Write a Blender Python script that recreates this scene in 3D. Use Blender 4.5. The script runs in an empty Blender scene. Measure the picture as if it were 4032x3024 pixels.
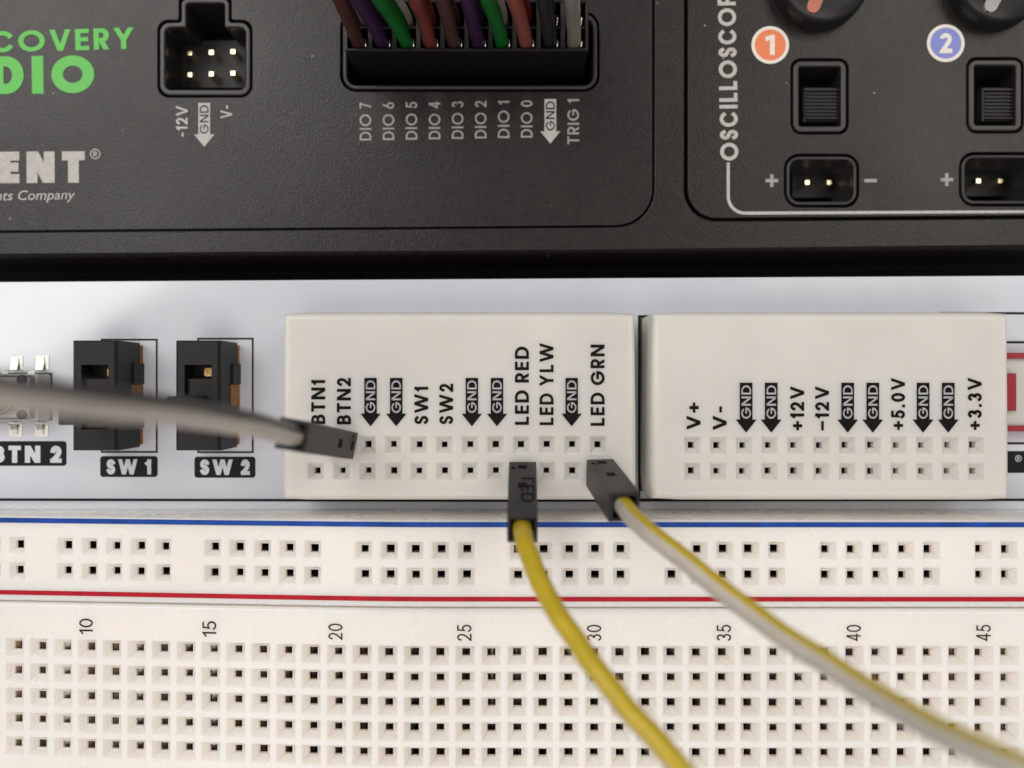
import bpy, math, random
from mathutils import Vector, Matrix

# ------------------------------------------------------------------ scene, camera, light (1 unit = 1 mm)
sc = bpy.context.scene
C = sc.collection
sc.unit_settings.scale_length = 0.001
FPX, CAMZ = 3046.0, 83.8                       # focal length in photo pixels, lens height over the white board
cam = bpy.data.cameras.new('camera')
cam.sensor_width = 36.0
cam.lens = 36.0 * FPX / 4032.0
cam.clip_start, cam.clip_end = 1.0, 6000.0
cam.dof.use_dof = True
cam.dof.focus_distance = 79.0
cam.dof.aperture_fstop = 0.0272 / 2.1
camo = bpy.data.objects.new('camera', cam)
camo.location = (0, 0, CAMZ)
C.objects.link(camo)
sc.camera = camo

w = bpy.data.worlds.new('World'); sc.world = w; w.use_nodes = True
bg = w.node_tree.nodes['Background']
bg.inputs[0].default_value = (0.86, 0.92, 1.0, 1)
bg.inputs[1].default_value = 0.21

def area(name, loc, target, sx, sy, L, col, roll=0.0):
    d = bpy.data.lights.new(name, 'AREA'); d.shape = 'RECTANGLE'; d.size = sx; d.size_y = sy
    d.energy = L * math.pi * sx * sy; d.color = col
    o = bpy.data.objects.new(name, d); o.location = loc
    q = (Vector(target) - Vector(loc)).to_track_quat('-Z', 'Y')
    o.rotation_euler = (q.to_matrix() @ Matrix.Rotation(roll, 3, 'Z')).to_euler()
    C.objects.link(o); return o
area('ceiling_panel_bright', (-590, 170, 900), (-590, 170, 0), 470, 230, 4.4, (1.0, 0.97, 0.94), math.radians(33))
area('ceiling_panel_back', (-600, 600, 900), (-600, 600, 0), 860, 460, 5.4, (1.0, 0.96, 0.90))
area('ceiling_panel_side', (680, 450, 900), (680, 450, 0), 740, 620, 3.0, (1.0, 0.93, 0.83))
area('ceiling_panel_near', (-60, -560, 900), (-60, -560, 0), 1400, 760, 1.8, (1.0, 0.88, 0.79))

vs = sc.view_settings
vs.view_transform = 'Standard'; vs.look = 'None'; vs.exposure = 0.0; vs.gamma = 1.0
sc.cycles.max_bounces = 6
sc.cycles.use_adaptive_sampling = True; sc.cycles.adaptive_threshold = 0.02
sc.cycles.use_denoising = True

# ------------------------------------------------------------------ helpers
R = random.Random(7)
def P(px, py, z=0.0):
    d = (CAMZ - z) / FPX
    return ((px - 2016.0) * d, (1512.0 - py) * d)
def S(px, z=0.0):
    return px * (CAMZ - z) / FPX

def mat(name, col, rough=0.5, metal=0.0, bump=None, var=None, coat=0.0, sss=0.0, specks=False, spec=0.5, roughvar=None):
    m = bpy.data.materials.new(name); m.use_nodes = True
    nt = m.node_tree; b = nt.nodes['Principled BSDF']
    b.inputs['Base Color'].default_value = (*col, 1)
    b.inputs['Roughness'].default_value = rough
    b.inputs['Metallic'].default_value = metal
    b.inputs['Specular IOR Level'].default_value = spec
    b.inputs['Coat Weight'].default_value = coat
    b.inputs['Coat Roughness'].default_value = 0.05
    if sss:
        b.inputs['Subsurface Weight'].default_value = sss
        b.inputs['Subsurface Radius'].default_value = (0.9, 0.7, 0.5)
        b.inputs['Subsurface Scale'].default_value = 2.6
    tc = nt.nodes.new('ShaderNodeTexCoord')
    def noise(scale, detail=3):
        n = nt.nodes.new('ShaderNodeTexNoise'); n.inputs['Scale'].default_value = scale
        n.inputs['Detail'].default_value = detail
        nt.links.new(tc.outputs['Object'], n.inputs['Vector']); return n
    out = None
    if var:                                     # (scale, amount): gentle tone variation of the material itself
        n = noise(var[0], 4)
        mr = nt.nodes.new('ShaderNodeMapRange'); mr.inputs[1].default_value = 0.3; mr.inputs[2].default_value = 0.7
        mr.inputs[3].default_value = 1 - var[1]; mr.inputs[4].default_value = 1 + var[1]
        nt.links.new(n.outputs['Fac'], mr.inputs[0])
        mx = nt.nodes.new('ShaderNodeMix'); mx.data_type = 'RGBA'; mx.blend_type = 'MULTIPLY'; mx.inputs[0].default_value = 1
        mx.inputs[6].default_value = (*col, 1)
        nt.links.new(mr.outputs[0], mx.inputs[7]); out = mx.outputs[2]
    if specks:                                  # sparse pale dust lying on the plastic
        v = nt.nodes.new('ShaderNodeTexVoronoi'); v.inputs['Scale'].default_value = 0.42
        nt.links.new(tc.outputs['Object'], v.inputs['Vector'])
        lt = nt.nodes.new('ShaderNodeMapRange'); lt.inputs[1].default_value = 0.045; lt.inputs[2].default_value = 0.02
        nt.links.new(v.outputs['Distance'], lt.inputs[0])
        sep = nt.nodes.new('ShaderNodeSeparateColor'); nt.links.new(v.outputs['Color'], sep.inputs[0])
        gt = nt.nodes.new('ShaderNodeMath'); gt.operation = 'GREATER_THAN'; gt.inputs[1].default_value = 0.72
        nt.links.new(sep.outputs[0], gt.inputs[0])
        mu = nt.nodes.new('ShaderNodeMath'); mu.operation = 'MULTIPLY'
        nt.links.new(lt.outputs[0], mu.inputs[0]); nt.links.new(gt.outputs[0], mu.inputs[1])
        mx = nt.nodes.new('ShaderNodeMix'); mx.data_type = 'RGBA'
        nt.links.new(mu.outputs[0], mx.inputs[0])
        if out: nt.links.new(out, mx.inputs[6])
        else: mx.inputs[6].default_value = (*col, 1)
        mx.inputs[7].default_value = (0.45, 0.43, 0.40, 1); out = mx.outputs[2]
    if out: nt.links.new(out, b.inputs['Base Color'])
    if roughvar:
        n = noise(roughvar[0], 3)
        mr = nt.nodes.new('ShaderNodeMapRange'); mr.inputs[1].default_value = 0.3; mr.inputs[2].default_value = 0.7
        mr.inputs[3].default_value = max(0.02, rough - roughvar[1]); mr.inputs[4].default_value = rough + roughvar[1]
        nt.links.new(n.outputs['Fac'], mr.inputs[0]); nt.links.new(mr.outputs[0], b.inputs['Roughness'])
    if bump:
        n = noise(bump[0], 2)
        bp = nt.nodes.new('ShaderNodeBump'); bp.inputs['Strength'].default_value = bump[1]; bp.inputs['Distance'].default_value = bump[2]
        nt.links.new(n.outputs['Fac'], bp.inputs['Height']); nt.links.new(bp.outputs[0], b.inputs['Normal'])
    return m

M = {}
M['case'] = mat('black_textured_plastic', (0.011, 0.009, 0.0075), 0.33, spec=0.42, bump=(6.0, 0.6, 0.055), var=(1.6, 0.35), specks=True, roughvar=(0.06, 0.05))
M['rim'] = mat('black_satin_plastic', (0.022, 0.021, 0.020), 0.36, bump=(4.0, 0.2, 0.03))
M['deep'] = mat('black_nylon_and_shade', (0.010, 0.010, 0.010), 0.55)
M['knob'] = mat('black_knob_plastic', (0.012, 0.012, 0.012), 0.38, bump=(3.0, 0.15, 0.03))
M['ivory'] = mat('ivory_plastic', (0.69, 0.67, 0.635), 0.42, sss=0.8, var=(0.12, 0.035), roughvar=(0.2, 0.06), bump=(1.2, 0.06, 0.05))
M['cream'] = mat('white_breadboard_plastic', (0.91, 0.865, 0.82), 0.27, sss=0.9, var=(0.09, 0.025), roughvar=(0.25, 0.08), bump=(2.5, 0.04, 0.03))
M['hole_shade'] = mat('hole_shade_backing', (0.06, 0.05, 0.045), 0.9)  # backing coloured dark to put shade into the holes
M['board'] = mat('white_solder_mask', (0.645, 0.672, 0.735), 0.13, var=(0.15, 0.02), roughvar=(0.3, 0.04), bump=(0.10, 0.08, 0.30), coat=0.6)
M['boardedge'] = mat('board_fibreglass_edge', (0.42, 0.40, 0.34), 0.7)
M['ink'] = mat('black_print', (0.008, 0.007, 0.007), 0.7, spec=0.12, var=(2.5, 0.5))
M['silk'] = mat('black_silkscreen', (0.009, 0.009, 0.011), 0.6, spec=0.2)
M['white_ink'] = mat('white_print', (0.50, 0.48, 0.455), 0.6, var=(2.0, 0.12))
M['grey_ink'] = mat('grey_print', (0.34, 0.33, 0.31), 0.6, var=(2.0, 0.15))
M['pointer_orange'] = mat('orange_pointer_paint', (0.50, 0.17, 0.11), 0.5)
M['pointer_grey'] = mat('pale_pointer_paint', (0.38, 0.37, 0.37), 0.5)
M['green_ink'] = mat('green_print', (0.13, 0.55, 0.10), 0.55)
M['orange_ink'] = mat('orange_print', (0.80, 0.22, 0.09), 0.5)
M['badge_white'] = mat('badge_white_print', (0.80, 0.76, 0.70), 0.5)
M['badge_blue'] = mat('badge_blue_print', (0.22, 0.25, 0.62), 0.5)
M['blue_ink'] = mat('blue_print', (0.010, 0.065, 0.34), 0.5, spec=0.2, var=(0.6, 0.22))
M['red_ink'] = mat('red_print', (0.46, 0.008, 0.025), 0.5, spec=0.2, var=(0.6, 0.2))
M['num_ink'] = mat('grey_black_number_print', (0.018, 0.017, 0.018), 0.6, spec=0.2)
M['steel'] = mat('tinned_steel', (0.62, 0.60, 0.56), 0.28, 1.0, bump=(2.5, 0.15, 0.05))
M['bronze'] = mat('spring_bronze', (0.48, 0.40, 0.31), 0.45, 1.0, bump=(2.0, 0.2, 0.05))
M['gold'] = mat('gold_plate', (0.95, 0.84, 0.56), 0.20, 1.0)
M['solder'] = mat('solder', (0.66, 0.65, 0.61), 0.36, 1.0, bump=(1.5, 0.25, 0.1))
M['brass'] = mat('dull_brass', (0.34, 0.21, 0.08), 0.4, 1.0, bump=(3.0, 0.9, 0.12))
M['amber'] = mat('amber_laminate', (0.26, 0.10, 0.014), 0.55, var=(1.5, 0.3))
M['swblack'] = mat('switch_black_plastic', (0.011, 0.011, 0.011), 0.45, bump=(3.0, 0.15, 0.03), spec=0.3)
M['housing'] = mat('grey_black_connector_plastic', (0.032, 0.031, 0.030), 0.42, bump=(2.2, 0.25, 0.05), spec=0.35, var=(1.4, 0.25))
M['plug'] = mat('black_plug_plastic', (0.012, 0.011, 0.011), 0.42, bump=(2.0, 0.15, 0.03))
M['tin'] = mat('crimp_metal', (0.80, 0.76, 0.68), 0.2, 1.0)
M['greymetal'] = mat('button_cover_metal', (0.30, 0.29, 0.28), 0.35, 1.0)
M['red_plastic'] = mat('red_plastic', (0.30, 0.012, 0.022), 0.4)
M['pale_plastic'] = mat('pale_translucent_plastic', (0.55, 0.55, 0.52), 0.35)

def wiremat(n, col): return mat(n + '_insulation', col, 0.40, bump=(1.5, 0.08, 0.04), var=(0.8, 0.06))
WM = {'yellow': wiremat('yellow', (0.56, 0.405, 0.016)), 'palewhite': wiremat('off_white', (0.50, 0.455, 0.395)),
      'grey': wiremat('grey', (0.085, 0.082, 0.08)), 'greywhite': wiremat('grey_white', (0.50, 0.455, 0.405)),
      'green': wiremat('green', (0.0041, 0.1360, 0.0204)), 'purple': wiremat('purple', (0.0413, 0.0110, 0.0578)),
      'brown': wiremat('brown', (0.0743, 0.0248, 0.0193)), 'darkbrown': wiremat('dark_brown', (0.075, 0.035, 0.030)),
      'orange': wiremat('orange', (0.215, 0.042, 0.032)), 'salmon': wiremat('salmon', (0.30, 0.078, 0.060)),
      'black': wiremat('black', (0.018, 0.018, 0.019)), 'lightgrey': wiremat('light_grey', (0.25, 0.235, 0.20)),
      'mark': wiremat('dark_print', (0.07, 0.05, 0.05)), 'red': wiremat('red', (0.22, 0.02, 0.018))}

def thing(name, label, cat, loc=(0, 0, 0), group=None):
    o = bpy.data.objects.new(name, None); o.location = loc; C.objects.link(o)
    o['label'] = label; o['category'] = cat
    if group: o['group'] = group
    o.empty_display_size = 2
    return o
def put(name, me, parent, label=None):
    o = bpy.data.objects.new(name, me); C.objects.link(o)
    if parent is not None:
        o.parent = parent
        if parent.type == 'EMPTY': o.matrix_parent_inverse = Matrix.Translation(parent.location).inverted()
    if label: o['label'] = label
    return o
def mesh(name, V, F, mats, parent=None, idx=None, smooth=None, label=None):
    me = bpy.data.meshes.new(name); me.from_pydata(V, [], F)
    for m in (mats if isinstance(mats, (list, tuple)) else [mats]): me.materials.append(m)
    if idx is not None: me.polygons.foreach_set('material_index', idx)
    if smooth is not None: me.polygons.foreach_set('use_smooth', [bool(smooth)] * len(me.polygons) if not isinstance(smooth, list) else smooth)
    me.validate(); me.update()
    return put(name, me, parent, label)

class MB:
    def __init__(s): s.V = []; s.F = []; s.I = []; s.SM = []
    def add(s, V, F, mi=0, sm=False):
        n = len(s.V); s.V += [tuple(v) for v in V]; s.F += [tuple(i + n for i in f) for f in F]
        s.I += [mi] * len(F); s.SM += [sm] * len(F)
    def box(s, x0, y0, z0, x1, y1, z1, mi=0, b=0.0):
        if b <= 0:
            V = [(x, y, z) for z in (z0, z1) for y in (y0, y1) for x in (x0, x1)]
            s.add(V, [(0, 2, 3, 1), (4, 5, 7, 6), (0, 1, 5, 4), (2, 6, 7, 3), (0, 4, 6, 2), (1, 3, 7, 5)], mi); return
        # chamfered top and vertical edges
        def ring(i, z):
            return [(x0 + i + b, y0 + i, z), (x1 - i - b, y0 + i, z), (x1 - i, y0 + i + b, z), (x1 - i, y1 - i - b, z),
                    (x1 - i - b, y1 - i, z), (x0 + i + b, y1 - i, z), (x0 + i, y1 - i - b, z), (x0 + i, y0 + i + b, z)]
        V = ring(0, z0) + ring(0, z1 - b) + ring(b, z1)
        F = [tuple(range(7, -1, -1)), tuple(range(16, 24))]
        for k in range(2):
            for i in range(8): j = (i + 1) % 8; F.append((k * 8 + i, k * 8 + j, k * 8 + 8 + j, k * 8 + 8 + i))
        s.add(V, F, mi)
    def lathe(s, cx, cy, prof, n=48, mi=0, sm=True):
        V = []; F = []
        for r, z in prof:
            for i in range(n): a = 2 * math.pi * i / n; V.append((cx + r * math.cos(a), cy + r * math.sin(a), z))
        for k in range(len(prof) - 1):
            for i in range(n): j = (i + 1) % n; F.append((k * n + i, k * n + j, k * n + n + j, k * n + n + i))
        F.append(tuple(range((len(prof) - 1) * n, len(prof) * n)))
        s.add(V, F, mi, sm)
    def build(s, name, mats, parent=None, label=None, M4=None):
        V = [tuple(M4 @ Vector(v)) for v in s.V] if M4 is not None else s.V
        return mesh(name, V, s.F, mats, parent, s.I, s.SM, label)

def fillet(pts, rad, n=6):
    out = []; N = len(pts)
    for i, p in enumerate(pts):
        r = rad[i] if isinstance(rad, (list, tuple)) else rad
        p = Vector(p); a = Vector(pts[i - 1]); b = Vector(pts[(i + 1) % N])
        if r <= 0: out.append(tuple(p)); continue
        da = (a - p).normalized(); db = (b - p).normalized()
        ang = da.angle(db); t = r / math.tan(ang / 2)
        t = min(t, (a - p).length * 0.49, (b - p).length * 0.49); r2 = t * math.tan(ang / 2)
        c = p + (da + db).normalized() * (r2 / math.sin(ang / 2))
        s = p + da * t - c; e = p + db * t - c
        a0 = math.atan2(s.y, s.x); a1 = math.atan2(e.y, e.x); d = a1 - a0
        while d > math.pi: d -= 2 * math.pi
        while d < -math.pi: d += 2 * math.pi
        for k in range(n + 1):
            q = a0 + d * k / n; out.append((c.x + r2 * math.cos(q), c.y + r2 * math.sin(q)))
    return out
def rrect(x0, y0, x1, y1, r, n=6): return fillet([(x0, y0), (x1, y0), (x1, y1), (x0, y1)], r, n)
def pxrect(x0, y0, x1, y1, z, r=0.0, n=6):      # photo-measured box -> plan rectangle at height z
    a = P(x0, y1, z); b = P(x1, y0, z)
    return rrect(a[0], a[1], b[0], b[1], r, n)
def circle(cx, cy, r, n=48): return [(cx + r * math.cos(2 * math.pi * i / n), cy + r * math.sin(2 * math.pi * i / n)) for i in range(n)]

def plate_mesh(name, loops, z0, z1, bevel=0.0):
    cu = bpy.data.curves.new(name, 'CURVE'); cu.dimensions = '2D'; cu.fill_mode = 'BOTH'
    for L in loops:
        sp = cu.splines.new('POLY'); sp.points.add(len(L) - 1); sp.use_cyclic_u = True
        for p, q in zip(sp.points, L): p.co = (q[0], q[1], 0, 1)
    cu.extrude = max(1e-4, (z1 - z0) / 2 - bevel)
    if bevel: cu.bevel_depth = bevel; cu.bevel_resolution = 2; cu.offset = -bevel
    o = bpy.data.objects.new('tmp', cu); me = bpy.data.meshes.new_from_object(o)
    bpy.data.objects.remove(o); bpy.data.curves.remove(cu)
    me.transform(Matrix.Translation((0, 0, (z0 + z1) / 2))); me.name = name
    return me
def plate(name, loops, z0, z1, m, parent=None, bevel=0.0, label=None):
    me = plate_mesh(name, loops, z0, z1, bevel); me.materials.clear(); me.materials.append(m)
    return put(name, me, parent, label)

def _arc(cx, cy, rx, ry, a0, a1, n=16):
    return [(cx + rx * math.cos(math.radians(a0 + (a1 - a0) * k / n)), cy + ry * math.sin(math.radians(a0 + (a1 - a0) * k / n))) for k in range(n + 1)]
_S = _arc(.5, .745, .47, .255, 25, 180, 10)[:-1] + [(.03, .72), (.12, .60), (.5, .52), (.86, .42), (.98, .30)] + _arc(.5, .27, .48, .27, 0, -155, 12)[1:]
# glyph: (width / cap height, [(points in a unit box, closed)])
GLYPH = {
 'A': (.80, [([(0, 0), (.5, 1)], 2), ([(1, 0), (.5, 1)], 2), ([(.18, .3), (.82, .3)], 0)]),
 'B': (.60, [([(0, 0), (0, 1)], 0), ([(0, 1), (.5, 1)] + _arc(.52, .765, .40, .235, 90, -90, 10)[1:] + [(0, .53)], 0), ([(.0, .53), (.5, .53)] + _arc(.55, .265, .45, .265, 90, -90, 10)[1:] + [(0, 0)], 0)]),
 'C': (.86, [(_arc(.52, .5, .52, .5, 42, 318, 26), 0)]),
 'D': (.74, [([(0, 0), (0, 1), (.38, 1)] + _arc(.42, .5, .58, .5, 90, -90, 18) + [(.38, 0)], 1)]),
 'E': (.52, [([(1, 1), (0, 1), (0, 0), (1, 0)], 0), ([(0, .51), (.9, .51)], 0)]),
 'G': (.90, [(_arc(.5, .5, .5, .5, 42, 360, 30) + [(.55, .5)], 0)]),
 'I': (0, [([(0, 0), (0, 1)], 0)]),
 'L': (.50, [([(0, 1), (0, 0), (1, 0)], 0)]),
 'N': (.74, [([(0, 0), (0, 1)], 0), ([(1, 0), (1, 1)], 0), ([(1, 0), (0, 1)], 2)]),
 'O': (1.0, [(_arc(.5, .5, .5, .5, 0, 350, 35), 1)]),
 'P': (.56, [([(0, 0), (0, 1)], 0), ([(0, 1), (.5, 1)] + _arc(.55, .72, .45, .28, 90, -90, 12)[1:] + [(0, .44)], 0)]),
 'R': (.58, [([(0, 0), (0, 1)], 0), ([(0, 1), (.5, 1)] + _arc(.55, .72, .45, .28, 90, -90, 12)[1:] + [(0, .44)], 0), ([(1, 0), (.45, .46)], 2)]),
 'S': (.56, [(_S, 0)]),
 'T': (.60, [([(0, 1), (1, 1)], 0), ([(.5, 1), (.5, 0)], 0)]),
 'U': (.68, [([(0, 1), (0, .35)] + _arc(.5, .35, .5, .35, 180, 360, 14)[1:] + [(1, 1)], 0)]),
 'V': (.80, [([(.5, 0), (0, 1)], 2), ([(.5, 0), (1, 1)], 2)]),
 'W': (1.25, [([(.25, 0), (0, 1)], 2), ([(.25, 0), (.5, 1)], 2), ([(.75, 0), (.5, 1)], 2), ([(.75, 0), (1, 1)], 2)]),
 'Y': (.76, [([(.5, .42), (0, 1)], 2), ([(.5, .42), (1, 1)], 2), ([(.5, .48), (.5, 0)], 0)]),
 '0': (.58, [(_arc(.5, .5, .5, .5, 0, 350, 30), 1)]),
 '1': (.30, [([(1, 0), (1, 1)], 0), ([(0, .80), (1, .97)], 0)]),
 '2': (.54, [(_arc(.5, .70, .47, .30, 165, -25, 12) + [(.80, .42), (.06, .04)], 0), ([(0, 0), (1, 0)], 0)]),
 '3': (.54, [(_arc(.48, .755, .42, .245, 150, -90, 12) + _arc(.48, .255, .50, .255, 90, -150, 14), 0)]),
 '4': (.60, [([(.76, 0), (.76, 1)], 0), ([(.0, .25), (.72, 1)], 2), ([(0, .27), (1, .27)], 0)]),
 '5': (.54, [([(.9, 1), (.2, 1), (.1, .52)] + _arc(.45, .31, .53, .31, 112, -150, 14), 0)]),
 '6': (.56, [(_arc(.5, .3, .5, .3, 0, 345, 24), 1), ([(.06, .42), (.62, 1)], 0)]),
 '7': (.54, [([(0, 1), (1, 1)], 0), ([(.25, 0), (.97, 1)], 2)]),
 '+': (.58, [([(0, .46), (1, .46)], 0), ([(.5, .17), (.5, .75)], 0)]),
 '-': (.34, [([(0, .42), (1, .42)], 0)]),
 '\u2212': (.58, [([(0, .46), (1, .46)], 0)]),
 '.': (0, [([(0, .0), (0, .02)], 0)]),
}
def stroke_mesh(body, th=0.17, gap=None):
    """lettering drawn with strokes of width th (cap height 1), geometric sans like the printing in the photo"""
    gap = 0.12 + th * 0.25 if gap is None else gap
    V = []; F = []; x = 0.0; lay = 0
    for ch in body:
        if ch == ' ': x += 0.30; continue
        wd, strokes = GLYPH[ch]; wd = max(wd, th) if ch != '1' else max(wd, th * 1.55)
        for pts, closed in strokes:
            if closed == 2:                     # slanting stroke cut level at both ends
                (u0, v0), (u1, v1) = pts; dy = (v1 - v0); dx_ = (u1 - u0) * (wd - th)
                h_ = th / 2 * math.hypot(dx_, dy) / dy * 0.98
                xa, xb = x + h_ + u0 * (wd - 2 * h_), x + h_ + u1 * (wd - 2 * h_)
                b0_ = len(V); zz = (lay % 5) * 0.006; lay += 1
                V += [(xa - h_, v0, zz), (xa + h_, v0, zz), (xb + h_, v1, zz), (xb - h_, v1, zz)]
                F.append((b0_, b0_ + 1, b0_ + 2, b0_ + 3)); continue
            q_ = [Vector((x + th / 2 + u * (wd - th), th / 2 + v_ * (1 - th))) for u, v_ in pts]
            if not closed:
                q_[0] = q_[0] + (q_[0] - q_[1]).normalized() * th / 2; q_[-1] = q_[-1] + (q_[-1] - q_[-2]).normalized() * th / 2
            N = len(q_); b0_ = len(V); zz = (lay % 5) * 0.006; lay += 1
            for i in range(N):
                a = q_[i - 1] if (i or closed) else None; c = q_[(i + 1) % N] if (i < N - 1 or closed) else None
                d1 = (q_[i] - a).normalized() if a is not None else (c - q_[i]).normalized()
                d2 = (c - q_[i]).normalized() if c is not None else d1
                n1 = Vector((-d1.y, d1.x)); n2 = Vector((-d2.y, d2.x)); mm = (n1 + n2)
                mm = mm.normalized() if mm.length > 1e-4 else n1
                k = min(1.0 / max(0.25, mm.dot(n1)), 2.4) * th / 2
                p_ = q_[i] + mm * k; r_ = q_[i] - mm * k
                for e in (p_, r_): V.append((e.x, min(1.0, max(0.0, e.y)), zz))
            for i in range(N if closed else N - 1):
                j = (i + 1) % N; F.append((b0_ + 2 * i + 1, b0_ + 2 * j + 1, b0_ + 2 * j, b0_ + 2 * i))
        x += wd + gap
    me = bpy.data.meshes.new('t'); me.from_pydata(V, [], F); me.update(); return me
def text_mesh(body, bold=0.0, shear=0.0, spacing=1.0):
    if all(c == ' ' or c in GLYPH for c in body): return stroke_mesh(body, bold)
    cu = bpy.data.curves.new('t', 'FONT'); cu.body = body; cu.size = 1.0; cu.offset = 0.002; cu.shear = shear
    cu.space_character = spacing; cu.resolution_u = 4; cu.fill_mode = 'FRONT'
    o = bpy.data.objects.new('tmp', cu); me = bpy.data.meshes.new_from_object(o)
    bpy.data.objects.remove(o); bpy.data.curves.remove(cu)
    return me
def text(name, body, cx, cy, W, H, z, m, parent, rot=0.0, bold=0.16, shear=0.0, spacing=1.0, label=None):
    """printed word whose ink box is W x H, centred on (cx, cy), turned by rot degrees"""
    me = text_mesh(body, bold, shear, spacing)
    xs = [v.co.x for v in me.vertices]; ys = [v.co.y for v in me.vertices]
    sx = W / (max(xs) - min(xs)); sy = (H / (max(ys) - min(ys))) if H else sx
    T = (Matrix.Translation((cx, cy, z)) @ Matrix.Rotation(math.radians(rot), 4, 'Z') @ Matrix.Diagonal((sx, sy, 1, 1))
         @ Matrix.Translation((-(max(xs) + min(xs)) / 2, -(max(ys) + min(ys)) / 2, 0)))
    me.transform(T); me.materials.clear(); me.materials.append(m); me.name = name
    return put(name, me, parent, label)
def vtext(name, body, px, py_start, py_end, cap_px, z, m, parent, bold=0.16, rot=90, **k):
    """word reading upwards in the picture, from py_start to py_end"""
    a = P(px, (py_start + py_end) / 2, z)
    return text(name, body, a[0], a[1], S(abs(py_start - py_end), z), S(cap_px, z), z, m, parent, rot, bold, **k)

# ------------------------------------------------------------------ the black instrument
ZP = -1.6                                        # height of its front panel
inst = thing('test_instrument', 'black plastic test instrument with green and white printed panels, knobs and pin sockets', 'instrument', (0, 35, -14))
q = lambda x, y: P(x, y, ZP)
left_in = fillet([q(-400, -300), q(2577, -300), q(2577, 892), q(-400, 921)], [0, 0, S(150, ZP), 0], 10)
left_pl = fillet([q(-405, -305), q(2569, -305), q(2569, 885), q(-405, 913)], [0, 0, S(143, ZP), 0], 10)
scope_in = fillet([q(2694, -300), q(4500, -300), q(4500, 858), q(2694, 872)], [0, 0, 0, S(125, ZP)], 10)
scope_pl = fillet([q(2708, -305), q(4505, -305), q(4505, 845), q(2708, 859)], [0, 0, 0, S(112, ZP)], 10)
case_out = [q(-460, -420), q(4560, -420), q(4560, 962), q(-460, 1006)]
plate('case_frame', [case_out, left_in, scope_in], ZP - 2.2, ZP, M['case'], inst, 0.10)
# front lip: rounds over and falls steeply beside the white board, then a floor that runs under everything
xs = [-70 + 5 * i for i in range(29)]
def lip_y(x):
    px = 2016 + x * FPX / (CAMZ - ZP)
    return P(px, 1006 - 44 * (px + 460) / 5020, ZP)[1]
prof = [(0.75, 0.0), (0.45, -0.02), (0.15, -0.12), (-0.15, -0.35), (-0.45, -0.9), (-0.95, -3.0), (-1.5, -6.2), (-3.5, -7.0), (-62.0, -7.0), (-62.0, -13.0)]
V = [(x, lip_y(x) + a if k < 8 else a + 15, ZP + b - 0.004) for x in xs for k, (a, b) in enumerate(prof)]
n = len(prof); F = [(i * n + k, i * n + k + 1, (i + 1) * n + k + 1, (i + 1) * n + k) for i in range(len(xs) - 1) for k in range(n - 1)]
mesh('case_lip', V, F, M['case'], inst, smooth=[k < 6 for i in range(len(xs) - 1) for k in range(n - 1)])
mb = MB(); mb.box(-72, 16, -14, 72, 58, ZP - 9.5); mb.build('case_floor', M['deep'], inst)

# openings (photo measurements at panel height)
tee = lambda x0, x1, y0, y1, nx0, nx1, ny: [q(nx0, ny), q(nx1, ny), q(nx1, y0), q(x1, y0), q(x1, y1), q(x0, y1), q(x0, y0), q(nx0, y0)]
r1 = S(24, ZP)
tee_hole = fillet(tee(621, 993, 79, 383, 705, 911, -14), [r1, r1, .3, S(46, ZP), S(46, ZP), S(46, ZP), S(46, ZP), .3])
tee_rimo = fillet(tee(628, 986, 87, 375, 713, 903, -6), [r1, r1, .3, S(40, ZP), S(40, ZP), S(40, ZP), S(40, ZP), .3])
tee_rimi = fillet(tee(650, 966, 108, 352, 733, 884, 12), [.4, .4, .2, S(24, ZP), S(24, ZP), S(24, ZP), S(24, ZP), .2])
dio = dict(hole=pxrect(1341, 50, 2360, 362, ZP, S(56, ZP)), rimo=pxrect(1350, 58, 2350, 352, ZP, S(49, ZP)), rimi=pxrect(1368, 74, 2334, 336, ZP, S(34, ZP)))
dio = {k: pxrect(*a, ZP, S(r, ZP), 8) for k, a, r in (('hole', (1341, 46, 2360, 360), 62), ('rimo', (1349, 54, 2352, 351), 54), ('rimi', (1367, 72, 2334, 335), 38))}
plate('panel_plate', [left_pl, tee_hole, dio['hole']], ZP - 1.5, ZP + 0.02, M['case'], inst, 0.08, label='black textured panel plate under the green and white lettering')
def opening(x0, y0, x1, y1, r, rimw):
    g = 9
    return dict(hole=pxrect(x0, y0, x1, y1, ZP, S(r, ZP)), rimo=pxrect(x0 + g, y0 + g, x1 - g, y1 - g, ZP, S(r - g, ZP)),
                rimi=pxrect(x0 + g + rimw, y0 + g + rimw, x1 - g - rimw, y1 - g - rimw, ZP, S(max(6, r - g - rimw), ZP)))
sw_a = opening(3114, 230, 3342, 528, 40, 23); sw_b = opening(3805, 226, 4031, 524, 40, 23)
so_a = opening(3088, 606, 3383, 816, 58, 14); so_b = opening(3777, 600, 4100, 812, 58, 14)
plate('panel_plate', [scope_pl, sw_a['hole'], sw_b['hole'], so_a['hole'], so_b['hole']], ZP - 1.5, ZP + 0.02, M['case'], inst, 0.08,
      label='black textured panel plate with the two round numbered badges')

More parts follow.
